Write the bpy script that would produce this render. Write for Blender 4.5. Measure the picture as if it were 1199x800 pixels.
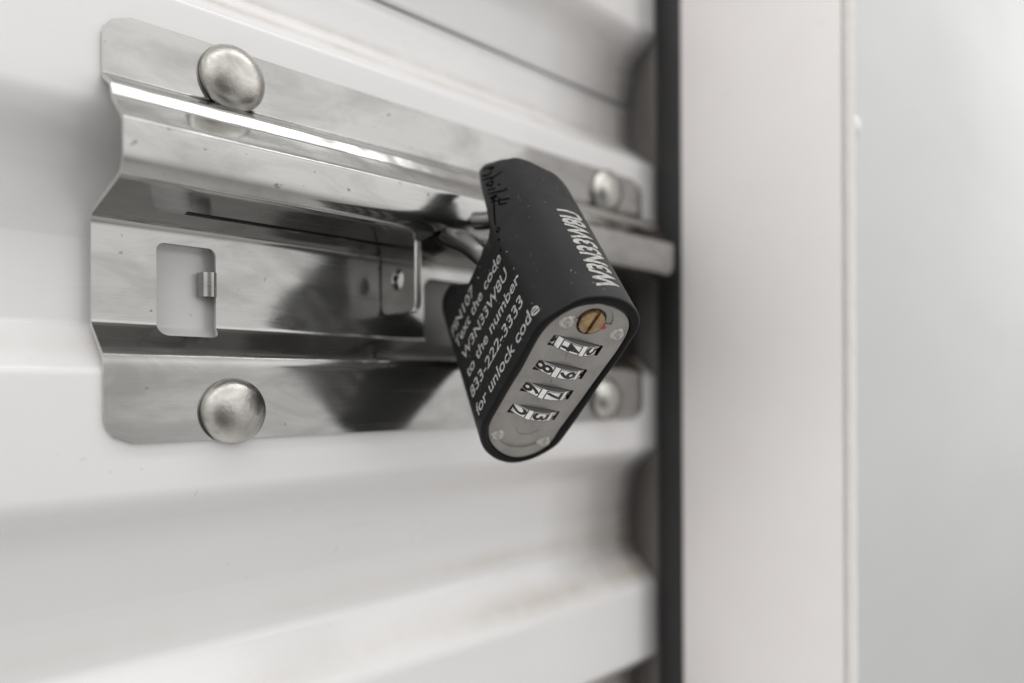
import bpy, bmesh, math, random
from mathutils import Vector, Matrix, noise
random.seed(7)
PI = math.pi
SC = bpy.context.scene
for o in list(bpy.data.objects): bpy.data.objects.remove(o)
S = 0.001                                    # everything below is measured in millimetres

# ------------------------------------------------------------------ camera
# world: x along the door to the right, y into the door, z up; y = 0 is the face of the latch flanges
cd = bpy.data.cameras.new('camera'); cam = bpy.data.objects.new('camera', cd); SC.collection.objects.link(cam)
R_, U_, F_ = Vector((.723166, -.690656, -.005)), Vector((.003616, -.003453, .999988)), Vector((.690664, .723175, 0))
m3 = Matrix((R_, U_, -F_)).transposed()
cam.matrix_world = Matrix.Translation(Vector((0, -177, 0)) * S) @ m3.to_4x4()
cd.sensor_width = 36; cd.lens = 25.52; cd.shift_y = 57 / 1199
cd.clip_start = 0.005; cd.clip_end = 50
cd.dof.use_dof = True; cd.dof.focus_distance = 0.178; cd.dof.aperture_fstop = 4.7
SC.camera = cam

# ------------------------------------------------------------------ light
W = bpy.data.worlds.new('World'); SC.world = W; W.use_nodes = True
nt = W.node_tree; bg = nt.nodes['Background']
tc = nt.nodes.new('ShaderNodeTexCoord'); sx = nt.nodes.new('ShaderNodeSeparateXYZ')
mr = nt.nodes.new('ShaderNodeMapRange'); mr.inputs[1].default_value = -1; mr.inputs[2].default_value = 1
cr = nt.nodes.new('ShaderNodeValToRGB')
nt.links.new(tc.outputs['Generated'], sx.inputs[0]); nt.links.new(sx.outputs[2], mr.inputs[0])
nt.links.new(mr.outputs[0], cr.inputs[0]); nt.links.new(cr.outputs[0], bg.inputs[0])
e = cr.color_ramp.elements
e[0].position = 0; e[0].color = (.36, .352, .345, 1)
e[1].position = 1; e[1].color = (.50, .497, .493, 1)
for p, c in ((.36, (.27, .264, .26, 1)), (.47, (.46, .456, .45, 1)), (.56, (.60, .597, .592, 1)), (.75, (.80, .797, .79, 1)), (.86, (.62, .617, .61, 1))):
    k = e.new(p); k.color = c
# the photographer stands in front of the door: a darker patch of the surroundings, seen only in the round bolt heads
dp = nt.nodes.new('ShaderNodeVectorMath'); dp.operation = 'DOT_PRODUCT'; dp.inputs[1].default_value = Vector((-.28, -.93, -.22)).normalized()
nt.links.new(tc.outputs['Generated'], dp.inputs[0])
m2 = nt.nodes.new('ShaderNodeMapRange'); m2.interpolation_type = 'SMOOTHSTEP'
for i_, v_ in enumerate((.80, .97, 1.88, .35)): m2.inputs[i_ + 1].default_value = v_
nt.links.new(dp.outputs['Value'], m2.inputs[0]); nt.links.new(m2.outputs[0], bg.inputs[1])

def area(name, loc, target, sx_, sy_, power, col=(1, .99, .975)):
    l = bpy.data.lights.new(name, 'AREA'); l.shape = 'RECTANGLE'; l.size = sx_ * S; l.size_y = sy_ * S
    l.energy = power; l.color = col
    o = bpy.data.objects.new(name, l); SC.collection.objects.link(o)
    o.location = Vector(loc) * S
    o.rotation_euler = (Vector(target) - Vector(loc)).to_track_quat('-Z', 'Y').to_euler()
    return o
area('ceiling_lamp', (-100, -520, 1450), (-100, 0, 0), 3600, 200, 8.5)

SC.view_settings.view_transform = 'Standard'; SC.view_settings.look = 'None'
SC.view_settings.exposure = 0.05; SC.view_settings.gamma = 1

# ------------------------------------------------------------------ materials
def mat(name, base, rough=.5, metal=0., coat=0., spec=.5):
    m = bpy.data.materials.new(name); m.use_nodes = True
    b = m.node_tree.nodes['Principled BSDF']
    b.inputs['Base Color'].default_value = (*base, 1); b.inputs['Roughness'].default_value = rough
    b.inputs['Metallic'].default_value = metal; b.inputs['Coat Weight'].default_value = coat
    b.inputs['Specular IOR Level'].default_value = spec
    return m, m.node_tree, b
def N(t, kind, **kw):
    n = t.nodes.new(kind)
    for k, v in kw.items(): setattr(n, k, v)
    return n
def coords(t, scale=(1, 1, 1)):
    a = N(t, 'ShaderNodeTexCoord'); mp = N(t, 'ShaderNodeMapping'); mp.inputs['Scale'].default_value = scale
    g = N(t, 'ShaderNodeNewGeometry'); t.links.new(g.outputs['Position'], mp.inputs[0]); return mp.outputs[0]
def objcoords(t, scale=(1, 1, 1)):
    a = N(t, 'ShaderNodeTexCoord'); mp = N(t, 'ShaderNodeMapping'); mp.inputs['Scale'].default_value = scale
    t.links.new(a.outputs['Object'], mp.inputs[0]); return mp.outputs[0]
def noi(t, vec, scale, detail=3, rough=.5, dist=0.):
    n = N(t, 'ShaderNodeTexNoise'); n.inputs['Scale'].default_value = scale; n.inputs['Detail'].default_value = detail
    n.inputs['Roughness'].default_value = rough; n.inputs['Distortion'].default_value = dist
    t.links.new(vec, n.inputs['Vector']); return n.outputs[0]
def ramp(t, src, stops):
    r = N(t, 'ShaderNodeValToRGB'); t.links.new(src, r.inputs[0]); el = r.color_ramp.elements
    el[0].position, el[0].color = stops[0][0], (*stops[0][1], 1); el[1].position, el[1].color = stops[-1][0], (*stops[-1][1], 1)
    for p, c in stops[1:-1]: k = el.new(p); k.color = (*c, 1)
    return r.outputs[0]
def rng(t, src, a, b, c, d):
    r = N(t, 'ShaderNodeMapRange'); t.links.new(src, r.inputs[0])
    for i, v in enumerate((a, b, c, d)): r.inputs[i + 1].default_value = v
    return r.outputs[0]
def mixc(t, f, a, b, mode='MIX'):
    n = N(t, 'ShaderNodeMix', data_type='RGBA', blend_type=mode)
    for s, v in ((n.inputs[0], f), (n.inputs[6], a), (n.inputs[7], b)):
        if hasattr(v, 'links'): t.links.new(v, s)
        elif isinstance(v, (int, float)): s.default_value = v
        else: s.default_value = (*v, 1)
    return n.outputs[2]
def math_(t, op, a, b=0.):
    n = N(t, 'ShaderNodeMath', operation=op)
    for s, v in ((n.inputs[0], a), (n.inputs[1], b)):
        if hasattr(v, 'links'): t.links.new(v, s)
        else: s.default_value = v
    return n.outputs[0]
def bump(t, b, src, dist, strength=1., prev=None):
    n = N(t, 'ShaderNodeBump'); n.inputs['Strength'].default_value = strength; n.inputs['Distance'].default_value = dist
    t.links.new(src, n.inputs['Height'])
    if prev is not None: t.links.new(prev, n.inputs['Normal'])
    t.links.new(n.outputs[0], b.inputs['Normal']); return n.outputs[0]

# stainless steel of the latch: mirror-like, slightly wavy, with smudges, pits and rolling lines
STEEL, t, b = mat('stainless_steel', (.60, .59, .565), .16, 1.)
v = coords(t)
smudge = noi(t, coords(t, (.6, 1, 1.6)), 55, 5, .6, .6)
fine = noi(t, coords(t, (.12, 1, 3)), 900, 3, .6)
pit = noi(t, v, 420, 2, .5)
pitm = ramp(t, pit, [(.70, (0, 0, 0)), (.76, (1, 1, 1))])
c0 = mixc(t, rng(t, smudge, .42, .68, 0, 1), (.43, .428, .418), (.335, .332, .322))
c1 = mixc(t, pitm, c0, (.22, .2, .17))
# rusty tan film in the folds at the jamb end of the latch
gs = N(t, 'ShaderNodeNewGeometry'); ss = N(t, 'ShaderNodeSeparateXYZ'); t.links.new(gs.outputs['Position'], ss.inputs[0])
fold = math_(t, 'ADD', rng(t, math_(t, 'ABSOLUTE', math_(t, 'SUBTRACT', ss.outputs[2], .0615)), .0045, .0015, 0, 1), rng(t, math_(t, 'ABSOLUTE', math_(t, 'SUBTRACT', ss.outputs[2], .011)), .006, .002, 0, 1))
rust = math_(t, 'MULTIPLY', math_(t, 'MULTIPLY', fold, rng(t, ss.outputs[0], .195, .225, 0, 1)), rng(t, noi(t, v, 120, 4, .6), .3, .6, .25, .9))
c1 = mixc(t, rust, c1, (.30, .23, .165)); t.links.new(c1, b.inputs['Base Color'])
r0 = math_(t, 'ADD', rng(t, smudge, .35, .7, .055, .15), rng(t, fine, .3, .7, 0, .05))
t.links.new(r0, b.inputs['Roughness'])
n1 = bump(t, b, noi(t, coords(t, (.7, 1, 1.3)), 60, 1.5, .5), .0005, .42)
bump(t, b, fine, .000012, 1., n1)

b2 = t.nodes.new('ShaderNodeBsdfAnisotropic' if False else 'ShaderNodeBsdfPrincipled')
b2.inputs['Metallic'].default_value = 1; b2.inputs['Roughness'].default_value = .5; t.links.new(c1, b2.inputs['Base Color'])
scr = ramp(t, noi(t, coords(t, (.03, 1, 5)), 420, 3, .8, .4), [(.60, (0, 0, 0)), (.72, (1, 1, 1))])
ms = t.nodes.new('ShaderNodeMixShader'); out = t.nodes['Material Output']
fz = math_(t, 'ADD', rng(t, smudge, .38, .66, .06, .22), math_(t, 'MULTIPLY', scr, .25))
t.links.new(fz, ms.inputs[0]); t.links.new(b.outputs[0], ms.inputs[1]); t.links.new(b2.outputs[0], ms.inputs[2]); t.links.new(ms.outputs[0], out.inputs[0])
BOLT, t, b = mat('bolt_steel', (.62, .60, .565), .24, 1.)
sm = noi(t, coords(t), 160, 4, .6, .5)
t.links.new(mixc(t, rng(t, sm, .4, .7, 0, 1), (.56, .545, .515), (.38, .365, .34)), b.inputs['Base Color'])
t.links.new(rng(t, sm, .3, .7, .24, .38), b.inputs['Roughness']); bump(t, b, noi(t, coords(t), 330, 4, .7), .00022, .6)

EDGE, t, b = mat('cut_steel_edge', (.7, .69, .66), .35, 1.)

def painted(name, base, rough, coat, dirt=True):
    m, t, b = mat(name, base, rough, 0, coat)
    b.inputs['Coat Roughness'].default_value = .12
    v = coords(t)
    big = noi(t, coords(t, (.35, 1, 1)), 14, 4, .6)
    col = mixc(t, rng(t, big, .35, .7, 0, 1), base, tuple(x * y for x, y in zip(base, (.95, .945, .94))))
    speck = ramp(t, noi(t, v, 330, 2, .5), [(.735, (0, 0, 0)), (.775, (1, 1, 1))])
    zone = ramp(t, noi(t, v, 26, 2, .5), [(.5, (0, 0, 0)), (.62, (1, 1, 1))])
    if dirt: col = mixc(t, math_(t, 'MULTIPLY', math_(t, 'MULTIPLY', speck, zone), .55), col, (.42, .36, .29))
    t.links.new(col, b.inputs['Base Color'])
    t.links.new(rng(t, big, .3, .7, rough - .04, rough + .08), b.inputs['Roughness'])
    bump(t, b, noi(t, coords(t, (.4, 1, 1)), 40, 3, .5), .0004, .35)
    return m, t, b, col
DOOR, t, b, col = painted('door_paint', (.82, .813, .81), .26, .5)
# tan grime that collects in the creases (z = 98, z = 8, z = -76) and in streaks near the door edge
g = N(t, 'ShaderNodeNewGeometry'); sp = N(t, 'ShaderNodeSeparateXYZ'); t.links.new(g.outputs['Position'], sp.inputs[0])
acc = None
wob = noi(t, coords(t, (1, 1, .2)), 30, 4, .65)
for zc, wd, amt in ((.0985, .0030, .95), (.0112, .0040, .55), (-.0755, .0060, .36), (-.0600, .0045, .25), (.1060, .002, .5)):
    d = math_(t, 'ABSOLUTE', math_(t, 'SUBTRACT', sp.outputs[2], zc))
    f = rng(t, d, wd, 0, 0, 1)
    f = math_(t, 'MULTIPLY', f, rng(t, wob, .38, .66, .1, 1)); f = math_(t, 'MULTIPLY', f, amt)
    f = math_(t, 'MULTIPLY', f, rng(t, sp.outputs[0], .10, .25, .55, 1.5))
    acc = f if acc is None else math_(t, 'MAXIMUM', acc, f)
groove_shade = math_(t, 'MULTIPLY', rng(t, sp.outputs[0], .198, .2534, 0, 1), rng(t, sp.outputs[1], .004, .012, 0, .85))  # shade painted into the groove colour, deepening towards the guide
groove_shade = math_(t, 'MULTIPLY', groove_shade, rng(t, wob, .3, .6, .7, 1))
scuff = ramp(t, noi(t, coords(t, (.12, 1, 1.6)), 130, 5, .75, .3), [(.64, (0, 0, 0)), (.74, (1, 1, 1))])
col = mixc(t, math_(t, 'MULTIPLY', scuff, .22), col, (.55, .52, .48))
col = mixc(t, groove_shade, col, (.16, .14, .125))
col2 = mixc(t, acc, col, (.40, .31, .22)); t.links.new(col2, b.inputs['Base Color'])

JAMB, t, b, _ = painted('jamb_paint', (.90, .868, .862), .42, .1, True)
WALL, t, b, _ = painted('wall_paint', (.58, .59, .582), .32, .35, True)
GUIDE, t, b = mat('dark_guide_metal', (.022, .021, .021), .6)
t.links.new(rng(t, noi(t, coords(t), 60, 4), .3, .7, .45, .7), b.inputs['Roughness'])
THROAT_SHADE, t, b = mat('groove_end_shade', (.13, .12, .115), .6)  # dark tone stands in for shade where the grooves meet the guide
t.links.new(mixc(t, rng(t, noi(t, coords(t, (1, 1, .4)), 40, 4, .6), .35, .65, 0, 1), (.12, .112, .108), (.07, .062, .058)), b.inputs['Base Color'])
SEALM, t, b = mat('cream_caulk', (.80, .775, .745), .5)
bump(t, b, noi(t, coords(t), 260, 3), .0008, .6)

SLEEVE, t, b = mat('black_vinyl', (.015, .015, .0155), .5, 0, 0, .24)
v = objcoords(t)
speck = ramp(t, noi(t, v, 1150, 1, .4), [(.745, (0, 0, 0)), (.785, (1, 1, 1))])
zone = ramp(t, noi(t, v, 60, 2), [(.40, (0, 0, 0)), (.6, (1, 1, 1))])
t.links.new(mixc(t, math_(t, 'MULTIPLY', speck, zone), (.015, .015, .0155), (.35, .34, .32)), b.inputs['Base Color'])
t.links.new(rng(t, noi(t, v, 90, 4, .6), .3, .7, .38, .62), b.inputs['Roughness'])
n1 = bump(t, b, noi(t, v, 45, 2), .0006, .3); bump(t, b, noi(t, v, 2600, 2), .00003, .5, n1)
RIM, t, b = mat('black_rim', (.008, .008, .008), .4, 0, 0, .12)
PLATE, t, b = mat('grey_dial_plate', (.33, .32, .30), .34, .15, .6)
b.inputs['Coat Roughness'].default_value = .1
v = objcoords(t)
t.links.new(mixc(t, rng(t, noi(t, v, 130, 5, .65), .4, .7, 0, 1), (.29, .278, .262), (.215, .203, .188)), b.inputs['Base Color'])
t.links.new(rng(t, noi(t, v, 220, 4), .3, .7, .28, .46), b.inputs['Roughness']); bump(t, b, noi(t, v, 700, 3), .00005, .6)
RIVET, t, b = mat('rivet_metal', (.46, .44, .41), .2, .35)
WHITE, t, b = mat('wheel_white', (.72, .715, .70), .4)
v = objcoords(t)
t.links.new(mixc(t, ramp(t, noi(t, v, 700, 4, .7), [(.45, (0, 0, 0)), (.7, (1, 1, 1))]), (.95, .945, .93), (.74, .73, .71)), b.inputs['Base Color'])
INK, t, b = mat('black_ink', (.008, .008, .008), .4)
DARK, t, b = mat('dark_wheel_flank', (.13, .13, .128), .4, .2)
BRASS, t, b = mat('worn_brass', (.58, .42, .20), .32, .9)
v = objcoords(t)
t.links.new(mixc(t, ramp(t, noi(t, v, 500, 4, .7), [(.35, (0, 0, 0)), (.65, (1, 1, 1))]), (.46, .33, .18), (.22, .155, .09)), b.inputs['Base Color'])
bump(t, b, noi(t, v, 900, 3), .00008, .6)
RED, t, b = mat('red_paint_mark', (.55, .02, .015), .4)
PRINT, t, b = mat('grey_white_print', (.62, .61, .58), .6)
v = objcoords(t)
t.links.new(mixc(t, ramp(t, noi(t, v, 1500, 3, .7), [(.42, (0, 0, 0)), (.68, (1, 1, 1))]), (.50, .495, .475), (.16, .158, .15)), b.inputs['Base Color'])
CHROME, t, b = mat('chromed_shackle', (.14, .138, .135), .24, 1.)
MARKER, t, b = mat('marker_ink', (.001, .001, .001), .7, 0, 0, .05)

# ------------------------------------------------------------------ helpers
def link(o): SC.collection.objects.link(o); return o
def thing(name, label, cat, loc=(0, 0, 0), mw=None, group=None):
    o = link(bpy.data.objects.new(name, None)); o.empty_display_size = .02
    if mw is not None: o.matrix_world = mw
    else: o.location = Vector(loc) * S
    o['label'] = label; o['category'] = cat
    if group: o['group'] = group
    return o
def meshobj(name, verts, faces, m, parent=None, org=(0, 0, 0), sharp=35, smooth=True, mats=None):
    me = bpy.data.meshes.new(name); og = Vector(org)
    me.from_pydata([(Vector(v_) - og) * S for v_ in verts], [], faces); me.validate()
    bm = bmesh.new(); bm.from_mesh(me); bmesh.ops.recalc_face_normals(bm, faces=bm.faces); bm.to_mesh(me); bm.free()
    if smooth:
        me.polygons.foreach_set('use_smooth', [True] * len(me.polygons)); me.set_sharp_from_angle(angle=math.radians(sharp))
    me.materials.append(m)
    o = link(bpy.data.objects.new(name, me))
    if parent: o.parent = parent
    return o
def bake(o):
    """apply the object's modifiers into plain mesh data"""
    bpy.context.view_layer.update()
    dg = bpy.context.evaluated_depsgraph_get(); me = bpy.data.meshes.new_from_object(o.evaluated_get(dg))
    o.modifiers.clear(); o.data = me; return o
def boxmesh(lo, hi, bev=0., seg=2):
    bm = bmesh.new(); bmesh.ops.create_cube(bm, size=1)
    for v_ in bm.verts: v_.co = Vector([(lo[i] + hi[i]) / 2 + v_.co[i] * (hi[i] - lo[i]) for i in range(3)])
    if bev: bmesh.ops.bevel(bm, geom=list(bm.edges), offset=bev, segments=seg, profile=.5, affect='EDGES')
    bm.verts.ensure_lookup_table(); vs = [v_.co.copy() for v_ in bm.verts]; fs = [[v_.index for v_ in f.verts] for f in bm.faces]
    bm.verts.index_update(); bm.free(); return vs, fs
def prism(poly, axis, a, b):
    """polygon (2-D) extruded along axis 0/1/2 from a to b"""
    n = len(poly); vs = []
    for s_ in (a, b):
        for p, q in poly: vs.append({0: (s_, p, q), 1: (p, s_, q), 2: (p, q, s_)}[axis])
    fs = [list(range(n))[::-1], list(range(n, 2 * n))] + [[i, (i + 1) % n, n + (i + 1) % n, n + i] for i in range(n)]
    return vs, fs
def rrect(x0, x1, y0, y1, r, n=6):
    out = []
    for cx_, cy_, a0 in ((x1 - r, y1 - r, 0), (x0 + r, y1 - r, 90), (x0 + r, y0 + r, 180), (x1 - r, y0 + r, 270)):
        for i in range(n + 1):
            a = math.radians(a0 + 90 * i / n); out.append((cx_ + r * math.cos(a), cy_ + r * math.sin(a)))
    return out
def cut(o, *cutters):
    """boolean difference with temporary solids, which are deleted again"""
    tmp = []
    for vs, fs in cutters:
        c = meshobj('cutter', vs, fs, o.data.materials[0], smooth=False)
        if o.parent: c.parent = o.parent
        md = o.modifiers.new('b', 'BOOLEAN'); md.operation = 'DIFFERENCE'; md.object = c; md.solver = 'EXACT'; tmp.append(c)
    bake(o)
    for c in tmp: bpy.data.objects.remove(c)
    o.data.polygons.foreach_set('use_smooth', [True] * len(o.data.polygons)); o.data.set_sharp_from_angle(angle=math.radians(30))
    return o
def fillet(pts, r, n=6):
    """round the inner corners of an open 2-D polyline; r is one radius or a list"""
    out = [Vector(pts[0])]
    for i in range(1, len(pts) - 1):
        p0, p1, p2 = Vector(pts[i - 1]), Vector(pts[i]), Vector(pts[i + 1])
        rr = r[i] if isinstance(r, (list, tuple)) else r
        a, c = (p0 - p1).normalized(), (p2 - p1).normalized()
        ang = a.angle(c)
        d = min(rr / math.tan(ang / 2), .48 * (p0 - p1).length, .48 * (p2 - p1).length)
        A_, C_ = p1 + a * d, p1 + c * d
        for k in range(n + 1):
            s_ = k / n; out.append(A_ * (1 - s_) ** 2 + p1 * 2 * s_ * (1 - s_) + C_ * s_ ** 2)
    out.append(Vector(pts[-1])); return out
def tube(path, rad, n=20, cap=True):
    P = [Vector(p) for p in path]; vs = []; fs = []; up = Vector((0, 0, 1)); last = None
    for i, p in enumerate(P):
        d = (P[min(i + 1, len(P) - 1)] - P[max(i - 1, 0)]).normalized()
        if last is None: x = d.orthogonal().normalized()
        else: x = (last - d * last.dot(d)).normalized()
        y = d.cross(x); last = x
        for k in range(n): a = 2 * PI * k / n; vs.append(p + (x * math.cos(a) + y * math.sin(a)) * rad)
    for i in range(len(P) - 1):
        for k in range(n): fs.append([i * n + k, i * n + (k + 1) % n, (i + 1) * n + (k + 1) % n, (i + 1) * n + k])
    if cap: fs.append(list(range(n))[::-1]); fs.append(list(range((len(P) - 1) * n, len(P) * n)))
    return vs, fs
def spline(pts, k=8):
    P = [Vector(p) for p in pts]; P = [P[0] * 2 - P[1]] + P + [P[-1] * 2 - P[-2]]; out = []
    for i in range(1, len(P) - 2):
        for j in range(k):
            t_ = j / k; a, b_, c, d = P[i - 1:i + 3]
            out.append(.5 * ((2 * b_) + (c - a) * t_ + (2 * a - 5 * b_ + 4 * c - d) * t_ ** 2 + (3 * b_ - a - 3 * c + d) * t_ ** 3))
    out.append(P[-2]); return out
def lathe(profile, n=40):
    """profile of (radius, height) revolved about z; first radius may be 0"""
    vs = []; fs = []; rows = []
    for r, h in profile:
        if r < 1e-6: rows.append([len(vs)]); vs.append((0, 0, h))
        else:
            rows.append(list(range(len(vs), len(vs) + n)))
            vs += [(r * math.cos(2 * PI * k / n), r * math.sin(2 * PI * k / n), h) for k in range(n)]
    for a, b_ in zip(rows, rows[1:]):
        for k in range(n):
            k2 = (k + 1) % n
            if len(a) == 1: fs.append([a[0], b_[k], b_[k2]])
            elif len(b_) == 1: fs.append([a[k], b_[0], a[k2]])
            else: fs.append([a[k], b_[k], b_[k2], a[k2]])
    return vs, fs
def xf(vs, f): return [f(Vector(v_)) for v_ in vs]

# ------------------------------------------------------------------ the setting: jamb, wall, guide
j = thing('door_jamb', 'white painted door jamb standing out from the wall right of the dark guide', 'door jamb', (256, 0, -400))
meshobj('jamb_return', *boxmesh((254.9, -74.6, -450), (286, -10.4, 450), .8), JAMB, j, (256, 0, -400))
meshobj('caulk_bead', *tube([(256.85 + .06 * math.sin(z * .9), -76.8 + .12 * math.sin(z * 1.7), z * 6 - 420) for z in range(141)], 1.9, 14), SEALM, j, (256, 0, -400))
w = thing('wall_panel', 'glossy grey white wall panel at the far right beyond the jamb', 'wall', (290, -60, -400))
meshobj('panel_face', *boxmesh((256.4, -77.2, -450), (900, -50, 450), .5), WALL, w, (290, -60, -400))
GLOSS, t, b = mat('glint_white_gloss', (.85, .85, .84), .12, 0, 1)
vs, fs = lathe([(0, 1.5), (.9, 1.35), (1.6, .8), (1.9, 0)], 24)
meshobj('glint_bump', xf(vs, lambda v_: Vector((261.6 + v_.x, -77.15 - v_.z, 91.4 + v_.y * 1.8))), fs, GLOSS, w, (290, -60, -400))  # glossy bump added only to catch a glint
g_ = thing('door_guide', 'dark vertical guide track between the white door edge and the jamb', 'door guide', (262, 0, -400))
meshobj('guide_track', *boxmesh((254.2, -10.3, -450), (262.6, .55, 450), .5), GUIDE, g_, (262, 0, -400))
meshobj('guide_channel', *boxmesh((262.9, 1.2, -450), (269.8, 60, 450), .3), GUIDE, g_, (262, 0, -400))

# ------------------------------------------------------------------ roll-up door
door = thing('roll_up_door', 'white corrugated roll up steel door with grime in its creases behind the latch', 'door', (0, 12, -400))
full = [(14, 400), (14, 280), (1, 268), (1, 237), (14, 227), (14, 190), (1, 178), (1, 147), (11, 139.5), (14, 124), (14, 104.5), (1, 92.5), (1, 61.5), (11, 54), (14, 36),
        (14, 15.5), (1, 4.7), (1, -24.5), (11, -33), (14, -51), (14, -66.5), (1, -81), (1, -110), (14, -121), (14, -155), (1, -166), (1, -196), (14, -207), (14, -242), (1, -253), (1, -290), (14, -300), (14, -420)]
pf = fillet(full, [7 if p in ((1, -81), (14, -66.5)) else 9 if p == (1, 61.5) else 5 if p in ((1, -24.5), (1, 147)) else 2.2 if p[0] == 1 else 14 if p[0] < 14 else 3 for p in full], 8)
def strip(name, zhi, zlo, yoff=0., label=None):
    pts = [p for p in pf if zlo <= p.y <= zhi]
    def yat(z):
        for a, b_ in zip(pf, pf[1:]):
            if a.y >= z >= b_.y and a.y > b_.y: return a.x + (b_.x - a.x) * (a.y - z) / (a.y - b_.y)
    pts = [Vector((yat(zhi), zhi))] + pts + [Vector((yat(zlo), zlo))]
    dense = []
    for a, b_ in zip(pts, pts[1:]):
        k = max(1, int((b_ - a).length / 4))
        dense += [a + (b_ - a) * i / k for i in range(k)]
    dense.append(pts[-1]); pts = dense
    xs = [-420 + i * 12 for i in range(57)]; xs[-1] = 253.4; vs = []; fs = []
    for x in xs:
        for p in pts:
            w_ = .35 * noise.noise(Vector((x * .012, p.y * .02, 3.1)))
            vs.append((x, p.x + yoff + w_ * .7, p.y))
    n = len(pts)
    for i in range(len(xs) - 1):
        for k in range(n - 1): fs.append([i * n + k, (i + 1) * n + k, (i + 1) * n + k + 1, i * n + k + 1])
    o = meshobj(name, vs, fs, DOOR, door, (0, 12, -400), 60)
    md = o.modifiers.new('s', 'SOLIDIFY'); md.thickness = .7 * S; md.offset = -1
    return bake(o)
strip('door_panel', 399, 121.4)
strip('door_panel', 120.6, -118.6, .9)
strip('door_panel', -119.6, -419, 0)
meshobj('seam_backing', *boxmesh((-420, 16.4, -420), (253, 19, 400)), GUIDE, door, (0, 12, -400), smooth=False)

meshobj('throat_shade_strip', *boxmesh((254.25, 1.0, -430), (256.5, 18, 430), .3), THROAT_SHADE, g_, (262, 0, -400))  # added dark strip: painted shade at the groove ends

# ------------------------------------------------------------------ latch
LO = (45.2, 0, 36)
latch = thing('door_latch', 'shiny stainless steel slide latch plate bolted across the white door', 'latch', LO)
pts = [(0, 84.3), (0, 70.2), (-6.3, 66.6), (-7.9, 63.0), (-15, 56.6), (-15, 45.2), (9.7, 40.6), (9.7, 16), (0, 8.2), (0, -11.6)]
pp = fillet(pts, [0, 1.3, 2.6, 2.6, 2.4, 5.5, 2.4, 2.2, 4.6, 0], 8)
dense = []
for a, b_ in zip(pp, pp[1:]):
    k = max(1, int((b_ - a).length / 1.6)); dense += [a + (b_ - a) * i / k for i in range(k)]
dense.append(pp[-1]); pp = dense
X0, X1, RC = 45.2, 242.6, 6.0
def xend(y, z):
    def q(d): return RC - math.sqrt(max(0, RC * RC - (RC - d) ** 2)) if d < RC else 0
    return q(84.3 - z) if z > 60 else q(z + 11.6) if z < 0 else 0
nx = 150; vs = []; fs = []
for i in range(nx + 1):
    for p in pp:
        ins = xend(p.x, p.y); s_ = i / nx
        x = X0 + ins + (X1 - X0 - 2 * ins) * s_
        y, z = p.x, p.y
        y += .22 * noise.noise(Vector((x * .035, z * .05, 9.))) * (0.4 if abs(y) < 1 else 1)
        if 57 < z < 70: y += .11 * noise.noise(Vector((x * .16, z * .35, 4.))) + .05 * noise.noise(Vector((x * .42, z * .6, 7.)))
        vs.append((x, y, z))
n = len(pp)
for i in range(nx):
    for k in range(n - 1): fs.append([i * n + k, (i + 1) * n + k, (i + 1) * n + k + 1, i * n + k + 1])
pl = meshobj('latch_plate', vs, fs, STEEL, latch, LO, 60)
bm = bmesh.new(); bm.from_mesh(pl.data)
if sum((f.normal.y for f in bm.faces)) > 0: bmesh.ops.reverse_faces(bm, faces=bm.faces)
bm.to_mesh(pl.data); bm.free()
md = pl.modifiers.new('s', 'SOLIDIFY'); md.thickness = 1.1 * S; md.offset = -1
bake(pl)
rr = rrect(59.3, 73.6, 13.6, 36.4, 1.9)
rr = [(x - LO[0], z - LO[2]) for x, z in rr]
slot = boxmesh((63 - LO[0], -.6, 38 - LO[2]), (128 - LO[0], 1.6, 47 - LO[2]))
slot2 = boxmesh((127 - LO[0], -13.5, 38 - LO[2]), (139 - LO[0], 3.0, 47 - LO[2]), 1)
rr2 = [(x - LO[0], z - LO[2]) for x, z in rrect(139.5, 168, 14.2, 36.0, 3.5)]
cut(pl, prism(rr, 1, -5, 14), prism(rr2, 1, -5, 14), prism([(x - LO[0], z - LO[2]) for x, z in rrect(186, 260, 15.2, 39.0, 3.0)], 1, 5, 14), slot, slot2)
pl.data.materials.append(EDGE)
for f in pl.data.polygons:
    if abs(f.normal.x) > .75: f.material_index = 1
bv = pl.modifiers.new('v', 'BEVEL'); bv.width = .3 * S; bv.segments = 2; bv.harden_normals = True; bv.limit_method = 'ANGLE'; bv.angle_limit = math.radians(50); bake(pl)

WINDOW_SHADE, t, b = mat('window_shade_grey', (.17, .168, .165), .45, .3)  # grey stands in for shade on the door behind the second window
meshobj('window_shade_sheet', *boxmesh((134, 11.3, 10), (179.5, 12.8, 40), .3), WINDOW_SHADE, latch, LO)  # added sheet that darkens the view through the window like shade
meshobj('opening_shade_sheet', *boxmesh((180, 11.2, 10), (253.6, 13.2, 42), .4), GUIDE, latch, LO)  # added black sheet, painting the dark depth of the right-hand opening
# curled detent tab at the right side of the window
path = fillet([(74.2, 10.9), (73.0, 9.5), (71.0, 10.2), (70.7, 13.4)], 1.7, 8)
vs = []; fs = []
for zz, in ((24.2,), (30.4,)):
    for p in path: vs.append((p.x, p.y, zz))
n = len(path)
fs = [[i, i + 1, n + i + 1, n + i] for i in range(n - 1)]
tb = meshobj('detent_tab', vs, fs, STEEL, latch, LO, 60)
md = tb.modifiers.new('s', 'SOLIDIFY'); md.thickness = 1.1 * S; md.offset = 0; bake(tb); tb.data.set_sharp_from_angle(angle=math.radians(40))

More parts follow.
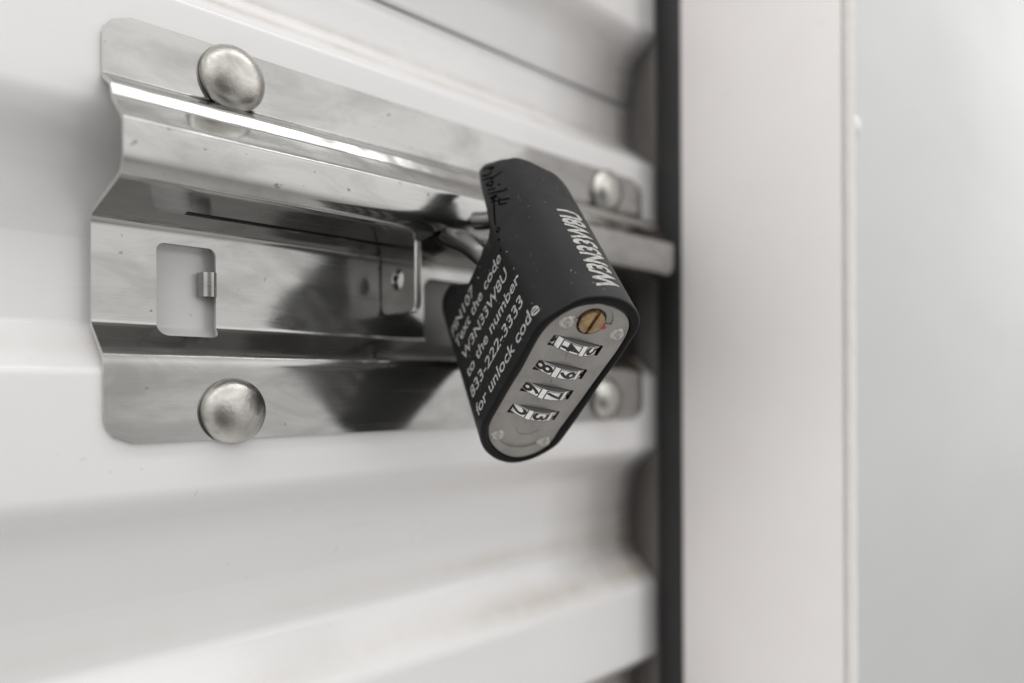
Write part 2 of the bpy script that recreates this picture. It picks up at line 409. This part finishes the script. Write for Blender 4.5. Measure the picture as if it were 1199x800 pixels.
# slide bar inside the channel, with the lug that hangs out through the slot
bar = meshobj('slide_bar', *boxmesh((60, -12.6, 46.5), (244.5, 2.5, 56.0), 4.4, 6), STEEL, latch, LO)
lug = rrect(-8.3, 9.3, 22.4, 45.5, 3.2, 6)
lg = meshobj('lock_lug', *prism(lug, 0, 123.2, 125.6), STEEL, None, (0, 0, 0))
lg.location = (0, 0, 0)
hole = prism([(.5 + 2.7 * math.cos(2 * PI * k / 28), 32.6 + 2.7 * math.sin(2 * PI * k / 28)) for k in range(28)], 0, 120, 129)
cut(lg, hole)
bv = lg.modifiers.new('v', 'BEVEL'); bv.width = .6 * S; bv.segments = 4; bv.harden_normals = True; bv.limit_method = 'ANGLE'; bake(lg)
lg.data.materials.append(EDGE)
for f in lg.data.polygons:
    if abs(f.normal.x) < .8 and f.center.y < 0: f.material_index = 1
lg.data.transform(Matrix.Translation(-Vector(LO) * S)); lg.parent = bar

def bolt(x, z, tilt=0):
    prof_ = [(0, 4.9), (2.2, 4.75), (4.3, 4.35), (6.0, 3.6), (7.2, 2.6), (7.9, 1.6), (8.15, .8), (8.0, .25), (7.2, .02), (6.9, -.4)]
    vs, fs = lathe(prof_, 48)
    vs = xf(vs, lambda v_: Vector((x + v_.x, -.05 - v_.z, z + v_.y)))
    return meshobj('carriage_bolt', vs, fs, BOLT, latch, LO, 40)
for x, z in ((73.9, 76.9), (73.7, -4.8), (219.2, 76.4), (218.6, -3.4)): bolt(x, z)

# ------------------------------------------------------------------ padlock (local frame: x thickness, y width, z out of the dial face)
A = Matrix(((0.95542, -0.11971, -0.26989), (-0.27127, -0.71673, -0.64242), (-0.11653, 0.68699, -0.71726)))
KL = .94 / .90                                # padlock size: 26 x 59 mm face
O = Vector((0, -177, 0)) + KL * Vector((0, 177, 0)) + KL * Vector([127.431, -58.149, 0.677])
mw = Matrix.Translation(O * S) @ A.to_4x4() @ Matrix.Scale(KL, 4)
lock = thing('padlock', 'black combination padlock with white phone lettering hanging from the steel latch', 'padlock', mw=mw)
OUT = [Vector(p) for p in [[-12.46, -16.14], [-12.13, -17.58], [-11.66, -19.0], [-11.08, -20.37], [-10.38, -21.69], [-9.58, -22.94], [-8.67, -24.12], [-7.65, -25.19], [-6.52, -26.15], [-5.3, -27.01], [-4.03, -27.77], [-2.68, -28.39], [-1.28, -28.83], [0.17, -29.11], [1.64, -29.17], [3.07, -28.97], [4.45, -28.52], [5.76, -27.85], [6.98, -27.02], [8.08, -26.05], [9.05, -24.93], [9.94, -23.73], [10.74, -22.49], [11.4, -21.19], [11.82, -19.83], [12.01, -18.39], [12.08, -16.91], [12.12, -15.41], [12.16, -13.9], [12.2, -12.4], [12.23, -10.9], [12.24, -9.39], [12.23, -7.89], [12.21, -6.39], [12.2, -4.88], [12.18, -3.38], [12.17, -1.88], [12.15, -0.37], [12.13, 1.13], [12.12, 2.64], [12.13, 4.14], [12.17, 5.64], [12.26, 7.14], [12.37, 8.64], [12.47, 10.14], [12.51, 11.63], [12.47, 13.13], [12.38, 14.63], [12.29, 16.12], [12.28, 17.6], [12.32, 19.07], [12.25, 20.51], [11.91, 21.9], [11.27, 23.18], [10.38, 24.33], [9.3, 25.34], [8.1, 26.2], [6.81, 26.92], [5.44, 27.46], [4.0, 27.81], [2.53, 27.99], [1.04, 28.03], [-0.44, 27.93], [-1.91, 27.68], [-3.36, 27.31], [-4.76, 26.82], [-6.06, 26.17], [-7.2, 25.31], [-8.21, 24.25], [-9.12, 23.08], [-10.01, 21.87], [-10.89, 20.65], [-11.71, 19.42], [-12.38, 18.14], [-12.78, 16.8], [-12.89, 15.37], [-12.85, 13.89], [-12.8, 12.39], [-12.78, 10.89], [-12.77, 9.39], [-12.77, 7.88], [-12.76, 6.38], [-12.76, 4.88], [-12.75, 3.37], [-12.75, 1.87], [-12.74, 0.37], [-12.74, -1.14], [-12.73, -2.64], [-12.73, -4.14], [-12.72, -5.65], [-12.72, -7.15], [-12.71, -8.66], [-12.71, -10.16], [-12.7, -11.66], [-12.69, -13.17], [-12.63, -14.66]]]
INN = [Vector(p) for p in [[-10.4, -16.41], [-9.99, -17.69], [-9.44, -18.93], [-8.82, -20.14], [-8.11, -21.3], [-7.29, -22.36], [-6.35, -23.34], [-5.32, -24.24], [-4.24, -25.06], [-3.09, -25.78], [-1.88, -26.4], [-0.62, -26.93], [0.65, -27.33], [1.96, -27.51], [3.26, -27.43], [4.52, -27.09], [5.7, -26.49], [6.78, -25.7], [7.75, -24.77], [8.56, -23.72], [9.2, -22.55], [9.65, -21.3], [9.86, -20.0], [9.86, -18.67], [9.78, -17.32], [9.75, -15.96], [9.78, -14.59], [9.86, -13.22], [9.95, -11.85], [10.03, -10.48], [10.12, -9.11], [10.21, -7.74], [10.29, -6.37], [10.38, -5.0], [10.46, -3.63], [10.52, -2.26], [10.56, -0.88], [10.59, 0.49], [10.62, 1.86], [10.65, 3.24], [10.69, 4.61], [10.73, 5.98], [10.77, 7.36], [10.82, 8.73], [10.87, 10.1], [10.92, 11.47], [10.95, 12.85], [10.95, 14.22], [10.89, 15.59], [10.81, 16.96], [10.67, 18.31], [10.41, 19.64], [9.97, 20.9], [9.32, 22.05], [8.46, 23.04], [7.42, 23.87], [6.25, 24.51], [4.98, 24.99], [3.67, 25.32], [2.33, 25.54], [0.97, 25.63], [-0.39, 25.59], [-1.74, 25.42], [-3.06, 25.12], [-4.33, 24.68], [-5.52, 24.07], [-6.59, 23.29], [-7.55, 22.37], [-8.39, 21.33], [-9.11, 20.19], [-9.73, 18.98], [-10.22, 17.72], [-10.56, 16.4], [-10.78, 15.06], [-10.89, 13.7], [-10.91, 12.33], [-10.88, 10.96], [-10.83, 9.58], [-10.78, 8.21], [-10.73, 6.84], [-10.68, 5.47], [-10.64, 4.09], [-10.64, 2.73], [-10.69, 1.36], [-10.77, 0.0], [-10.82, -1.37], [-10.83, -2.74], [-10.82, -4.11], [-10.8, -5.48], [-10.78, -6.86], [-10.77, -8.23], [-10.75, -9.6], [-10.74, -10.98], [-10.72, -12.35], [-10.7, -13.72], [-10.62, -15.08]]]
NP = len(OUT)
per = [0.]
for i in range(NP): per.append(per[-1] + (OUT[(i + 1) % NP] - OUT[i]).length)
LT = per[-1]
def on(p):
    p = p % LT
    for i in range(NP):
        if per[i] <= p <= per[i + 1]:
            s_ = (p - per[i]) / (per[i + 1] - per[i]); return OUT[i].lerp(OUT[(i + 1) % NP], s_)
def nrm(p):
    d = on(p + .6) - on(p - .6); d.normalize(); return Vector((d.y, -d.x))
ZB = [(0, -52), (34, -52), (42, -47), (52, -41), (62, -42), (69, -46), (72, -50), (80, -51.5), (89, -56), (98, -61.5), (106, -66.5), (108.6, -66), (110, -58), (111, -50),
      (113, -45), (116, -42.5), (121, -41.2), (129, -41.0), (134, -46), (138, -51), (142.6, -52)]
def interp(tab, x):
    for (a, fa), (b_, fb) in zip(tab, tab[1:]):
        if a <= x <= b_: s_ = (x - a) / (b_ - a); s_ = s_ * s_ * (3 - 2 * s_); return fa + (fb - fa) * s_
    return tab[-1][1]
CH = [(0, 2), (100, 2), (105, 5), (109, 9), (113, 8), (118, 3), (143, 2)]
M_ = 192
ring = [LT * i / M_ for i in range(M_)]
rows = []
def innat(i):       # matching point of the inner (dial) outline, by angle
    p = on(ring[i]); best = min(range(len(INN)), key=lambda k: (INN[k] - p).length)
    a, c, d = INN[best - 1], INN[best], INN[(best + 1) % len(INN)]
    q = min((a.lerp(c, s_ / 8) for s_ in range(9)), key=lambda v_: (v_ - p).length); q2 = min((c.lerp(d, s_ / 8) for s_ in range(9)), key=lambda v_: (v_ - p).length)
    return q if (q - p).length < (q2 - p).length else q2
inn = [innat(i) for i in range(M_)]
for _ in range(4): inn = [.25 * inn[i - 1] + .5 * inn[i] + .25 * inn[(i + 1) % M_] for i in range(M_)]
def row(f): rows.append([f(i) for i in range(M_)])
def offs(d, z):
    def f(i):
        p = on(ring[i]) - nrm(ring[i]) * d; zz = z(i) if callable(z) else z; return Vector((p.x, p.y, zz))
    return f
row(lambda i: Vector((*inn[i], -4.0)))
row(lambda i: Vector((*inn[i], -.55)))
row(lambda i: Vector((*(inn[i].lerp(on(ring[i]), .16)), -.12)))
row(offs(.75, .0)); row(offs(.28, -.18)); row(offs(.06, -.55)); row(offs(0, -1.1))
for z in (-3, -6, -10, -15, -20, -25, -29): row(offs(0, z))
zb = [interp(ZB, p) for p in ring]; ch = [interp(CH, p) for p in ring]
for s_ in (.35, .7, 1): row(lambda i: offs(0, (-29) + (zb[i] + ch[i] + 29) * s_)(i))
row(lambda i: offs(.45, zb[i] + ch[i] * .5)(i)); row(lambda i: offs(1.5, zb[i] + .6)(i)); row(lambda i: offs(2.2, zb[i])(i)); row(lambda i: offs(3.4, zb[i] + .4)(i)); row(lambda i: offs(4.0, max(zb[i] + 3, -37.5))(i)); row(offs(4.2, -36.5))
vs = [v_ for r in rows for v_ in r]; fs = []
for a in range(len(rows) - 1):
    for k in range(M_): k2 = (k + 1) % M_; fs.append([a * M_ + k, a * M_ + k2, (a + 1) * M_ + k2, (a + 1) * M_ + k])
fs.append([(len(rows) - 1) * M_ + k for k in range(M_)])
body = meshobj('lock_sleeve', vs, fs, SLEEVE, lock, sharp=70)
body.data.materials.append(RIM)
for f in body.data.polygons:
    if all(body.data.vertices[i].co.z > -.0002 - .0001 or body.data.vertices[i].co.length < 0 for i in f.vertices) or f.index < M_ * 5: f.material_index = 1

# dial plate with its four windows, bosses and the recess round the cam
ip = [p for p in inn]
cxy = sum(ip, Vector((0, 0))) / M_
def ishr(p, d): q = p - cxy; return cxy + q * (1 - d / q.length)
ZP = -.75
vs = []; fs = []
for d, z in ((.15, -3), (.15, ZP - .25), (.4, ZP)): vs += [Vector((*ishr(p, d), z)) for p in ip]
for a in range(2):
    for k in range(M_): k2 = (k + 1) % M_; fs.append([a * M_ + k, a * M_ + k2, (a + 1) * M_ + k2, (a + 1) * M_ + k])
fs.append([k for k in range(M_)][::-1]); fs.append([2 * M_ + k for k in range(M_)])
dial = meshobj('dial_plate', vs, fs, PLATE, lock, sharp=30)
WIN = [13.0, 5.15, -2.1, -9.7]
cuts = []
for c in WIN:
    q = [(-7.75, c - 1.15), (6.45, c - 2.05), (6.45, c + 1.15), (-7.4, c + 2.05)]
    cuts.append(prism(q, 2, -2.6, 1))
circ = lambda x, y, r, n_=36: [(x + r * math.cos(2 * PI * k / n_), y + r * math.sin(2 * PI * k / n_)) for k in range(n_)]
cuts.append(prism(circ(-.3, 20.2, 3.65), 2, -2.6, 1))
# arched recess behind the cam and the smile-shaped groove at the lower end
arc = lambda cx_, cy_, r0, r1, a0, a1, n_=24: [(cx_ + r1 * math.cos(math.radians(a0 + (a1 - a0) * k / n_)), cy_ + r1 * math.sin(math.radians(a0 + (a1 - a0) * k / n_))) for k in range(n_ + 1)] + \
    [(cx_ + r0 * math.cos(math.radians(a1 + (a0 - a1) * k / n_)), cy_ + r0 * math.sin(math.radians(a1 + (a0 - a1) * k / n_))) for k in range(n_ + 1)]
cuts.append(prism(arc(-.3, 20.0, 2.0, 5.3, 5, 175), 2, ZP - .35, 1))
cuts.append(prism(arc(.4, -15.2, 6.6, 8.1, 222, 318), 2, ZP - .35, 1))
cuts.append(prism(arc(.4, -14.5, 3.4, 3.65, 200, 340), 2, ZP - .12, 1))
for c in WIN: cuts.append(prism([(-1.15, c - 4.4), (-.9, c - 4.4), (-1.55, c - 2.35), (-1.8, c - 2.35)], 2, ZP - .1, 1))
cut(dial, *cuts)
dial.data.materials.append(INK)
for f in dial.data.polygons:
    c_ = f.center / S
    if abs(f.normal.z) < .5 and -8.2 < c_.x < 6.9 and -12.5 < c_.y < 15.4 and abs(min((c_.y - w_ for w_ in WIN), key=abs)) < 2.2 and f.area > 2e-7: f.material_index = 1
bv = dial.modifiers.new('v', 'BEVEL'); bv.width = .1 * S; bv.segments = 2; bv.harden_normals = True; bv.limit_method = 'ANGLE'; bv.angle_limit = math.radians(50); bake(dial)
for x, y in ((-6.2, 19.0), (8.0, 18.2), (-6.5, -19.2), (7.6, -20.0)):
    vs, fs = lathe([(0, -.02), (.6, .05), (.95, .5), (1.25, .62), (1.5, .45), (1.68, .05), (1.85, -.06), (2.2, -.2)], 32)
    vs = xf(vs, lambda v_: Vector((x + v_.x, y + v_.y, ZP + .04 + v_.z)))
    meshobj('rivet', vs, fs, RIVET, lock, sharp=50)
# brass cam screw with its slot
cam_v, cam_f = lathe([(0, .55), (2.75, .55), (3.05, .42), (3.2, .1), (3.2, -3)], 48)
cs = meshobj('cam_screw', xf(cam_v, lambda v_: Vector((-.3 + v_.x, 20.2 + v_.y, ZP + v_.z))), cam_f, BRASS, lock, sharp=40)
a_ = math.radians(88); dx, dy = math.cos(a_), math.sin(a_)
q = [(-.3 + dx * s1 * 4 - dy * s2 * .48, 20.2 + dy * s1 * 4 + dx * s2 * .48) for s1, s2 in ((-1, -1), (1, -1), (1, 1), (-1, 1))]
cs.data.update(); cut(cs, prism(q, 2, ZP - .35, 2))
vs, fs = lathe([(0, .3), (.4, .26), (.62, .1), (.62, -.4)], 16)
meshobj('red_mark', xf(vs, lambda v_: Vector((3.5 + v_.x, 19.3 + v_.y * .9, ZP - .1 + v_.z))), fs, RED, lock, sharp=60)
meshobj('dial_floor', *boxmesh((-7.5, -13, -4.4), (7.2, 22.6, -3.3)), DARK, lock, smooth=False)

# text helper -------------------------------------------------------------
def glyphs(txt, width=None, height=None, bold=0., step=.5, slant=0.):
    """2-D text mesh centred on x, baseline y = 0; returns a bmesh in mm, cut in fine strips so that it can be bent"""
    cu = bpy.data.curves.new('t', 'FONT'); cu.body = txt; cu.size = 1; cu.offset = bold; cu.resolution_u = 4
    to = link(bpy.data.objects.new('t', cu)); bpy.context.view_layer.update()
    me = bpy.data.meshes.new_from_object(to.evaluated_get(bpy.context.evaluated_depsgraph_get()))
    bpy.data.objects.remove(to); bpy.data.curves.remove(cu)
    bm = bmesh.new(); bm.from_mesh(me); bpy.data.meshes.remove(me)
    xs = [v_.co.x for v_ in bm.verts]; x0, x1 = min(xs), max(xs); capn = .72
    sx_ = width / (x1 - x0) if width else height / capn * .9; sy_ = height / capn
    for v_ in bm.verts: v_.co = Vector(((v_.co.x - (x0 + x1) / 2) * sx_ + v_.co.y * sy_ * slant, v_.co.y * sy_, 0))
    if step:
        for ax in (0, 1):
            lo = min(v_.co[ax] for v_ in bm.verts); hi = max(v_.co[ax] for v_ in bm.verts); c = lo + step
            while c < hi:
                nn = Vector((1, 0, 0)) if ax == 0 else Vector((0, 1, 0))
                bmesh.ops.bisect_plane(bm, geom=bm.verts[:] + bm.edges[:] + bm.faces[:], plane_co=nn * c, plane_no=nn, dist=1e-5); c += step
    return bm
def textobj(name, bm, f, m, parent, label=None):
    for v_ in bm.verts: v_.co = f(v_.co) * S
    me = bpy.data.meshes.new(name); bm.to_mesh(me); bm.free(); me.materials.append(m)
    o = link(bpy.data.objects.new(name, me)); o.parent = parent
    if label: o['label'] = label
    return o

# number wheels -----------------------------------------------------------
RW = 10.5; ZC = -9.85
wheel_sets = [(13.0, 4, -12), (5.15, 8, -30), (-2.1, 6, -30), (-9.7, 2, -30)]
for c, d0, a0 in wheel_sets:
    c0 = c - .22
    hw = 1.72
    vs, fs = lathe([(0, -hw - .2), (RW - .7, -hw - .2), (RW - .25, -hw), (RW, -hw + .18), (RW, hw - .3), (RW - .6, hw - .1), (0, hw)], 120)
    tilt = -.066
    def place(v_, c=c0): return Vector((v_.x, c + v_.z + v_.x * tilt, ZC + v_.y))
    keep = [Vector(v_) for v_ in vs]
    wh = meshobj('number_wheel', [place(v_) for v_ in keep], fs, WHITE, lock, sharp=30)
    wh.data.materials.append(DARK)
    for f in wh.data.polygons:
        if abs(f.normal.y) > .75: f.material_index = 1
    bm = bmesh.new()
    def patch(a, b_, y0, y1, r=RW + .03):
        k = max(1, int(abs(b_ - a) / 3)); pv = []
        for i in range(k + 1):
            aa = math.radians(a + (b_ - a) * i / k)
            for yy in (y0, y1): pv.append(bm.verts.new((r * math.sin(aa), c0 + yy + r * math.sin(aa) * tilt, ZC + r * math.cos(aa))))
        for i in range(k): bm.faces.new((pv[2 * i], pv[2 * i + 1], pv[2 * i + 3], pv[2 * i + 2]))
    for dgt in range(-2, 4):
        ac = a0 + 36 * dgt
        for sgn in (-1, 1):
            patch(ac + sgn * 13.6 - .8, ac + sgn * 13.6 + .8, -1.52, 1.38)
        patch(ac - 13, ac + 13, 1.12, 1.3); patch(ac - 13, ac + 13, -1.5, -1.36)
    textobj('cell_outline', bm, lambda v_: v_, INK, wh)
    for dgt in range(-1, 3):
        ac = math.radians(a0 + 36 * dgt)
        if abs(a0 + 36 * dgt) > 62: continue
        g = glyphs(str((d0 + dgt) % 10), 2.3, 4.5, .026, .4)
        textobj('digit', g, lambda v_: Vector(((RW + .06) * math.sin(ac + (v_.y - 2.1) / RW), c0 - .05 - v_.x + RW * math.sin(ac + (v_.y - 2.1) / RW) * tilt, ZC + (RW + .06) * math.cos(ac + (v_.y - 2.1) / RW))), INK, wh)

# lettering on the wide face ----------------------------------------------
lines = [('PIN107', -16.9, -.6, -35.2), ('Text the code', -16.6, 14.3, -30.0), ('W3N33W8U', -14.8, 14.2, -23.5), ('to the number', -15.2, 17.4, -17.6), ('833-222-3333', -16.4, 15.6, -11.4), ('for unlock code', -16.2, 18.8, -5.2)]
def leftsurf(vy, z, lift=.06):
    # perimeter position on the left face for this y
    lo, hi = 105.0, LT + 8
    for _ in range(30):
        mid = (lo + hi) / 2
        if on(mid).y > vy: lo = mid
        else: hi = mid
    p = on(lo) + nrm(lo) * lift; return Vector((p.x, p.y, z))
for txt, y0, y1, zc in lines:
    g = glyphs(txt, y1 - y0, 3.5, .018, 1.0)
    textobj('lettering', g, lambda v_: leftsurf((y0 + y1) / 2 + v_.x, zc + 1.75 - v_.y), PRINT, lock, 'line of text reading ' + txt)
# lettering bent round the narrow side
g = glyphs('W3N33W8U', 30.5, 6.6, .03, .5, .0)
def arcsurf(v_, lift=.06):
    p = 86.9 + v_.y; q = on(p) + nrm(p) * lift; return Vector((q.x, q.y, -19.2 - v_.x))
textobj('lettering', g, arcsurf, PRINT, lock, 'tall condensed code W3N33W8U on the narrow side')

# hand-written black marker scrawl along the back edge of the sleeve
def surf(p, z, lift=.08): q = on(p) + nrm(p) * lift; return Vector((q.x, q.y, z))
strokes = [  # (perimeter, z) polylines: a loose cursive word running from the back towards the dial
    [(106.5, -62), (104.5, -61), (103.5, -59.5), (105, -60.5)], [(107.5, -60), (106, -58.5), (104.6, -59)],
    [(107.8, -58), (104.5, -56.2), (102.2, -56.3)], [(106.3, -57.4), (105, -55.5)],
    [(107.6, -55), (106, -53.6), (105.6, -55), (107.2, -55.3), (106.2, -53)], [(107.6, -52.8), (105.6, -51.4)], [(104.4, -52.2), (104.1, -51.6)],
    [(108, -51.3), (103.6, -48.4), (102.9, -48.8)], [(108, -49.6), (106.4, -47.9), (106.2, -48.8), (107.6, -49), (107, -47)],
    [(108.2, -47.5), (103.2, -44.2)], [(105.6, -46.9), (106.2, -44.6), (104.4, -43.2)], [(107.4, -46.5), (108.6, -42.5), (109.6, -39)],
    [(109.4, -37.6), (108.8, -36.6), (109.7, -36.2), (110.0, -37.3)], [(110.6, -34.2), (110.1, -33.4)], [(111.3, -30.6), (110.9, -30.1)]]
bm = bmesh.new()
for st in strokes:
    P = spline([(a, b_, 0) for a, b_ in st], 5)
    for a, b_ in zip(P, P[1:]):
        d = (b_ - a)
        if d.length < 1e-6: continue
        n_ = Vector((-d.y, d.x, 0)).normalized() * (.20 + .12 * random.random()); e_ = d.normalized() * .08
        q = [bm.verts.new(surf(w_.x, w_.y)) for w_ in (a - n_ - e_, b_ - n_ + e_, b_ + n_ + e_, a + n_ - e_)]
        bm.faces.new(q)
textobj('marker_scrawl', bm, lambda v_: v_, MARKER, lock, 'black handwritten scrawl')

# shackle: leaves the back of the lock and hooks up into the channel of the latch
Ai = A.transposed()
def loc(wv): return Ai @ (Vector(wv) - O) / KL
wp = [O + A @ Vector((0, 2, -30)) * KL, O + A @ Vector((0, 2.5, -38)) * KL, Vector((135.4, -27, 35.6)), Vector((132.4, -20.5, 41.2)), Vector((131.2, -14, 44.0)), Vector((131.8, -8, 46.6)), Vector((133, -4.5, 49.5)), Vector((134, -4, 52))]
meshobj('shackle', *tube([loc(p) for p in spline(wp, 8)], 3.0, 28), CHROME, lock, sharp=50)
meshobj('shackle', *tube([loc(p) for p in spline([O + A @ Vector(q_) * KL for q_ in ((0, 14, -34), (0, 14, -46), (-1, 11, -55))] + [Vector((141, -15, 50)), Vector((138, -9, 52))], 8)], 2.6, 28), CHROME, lock, sharp=50)
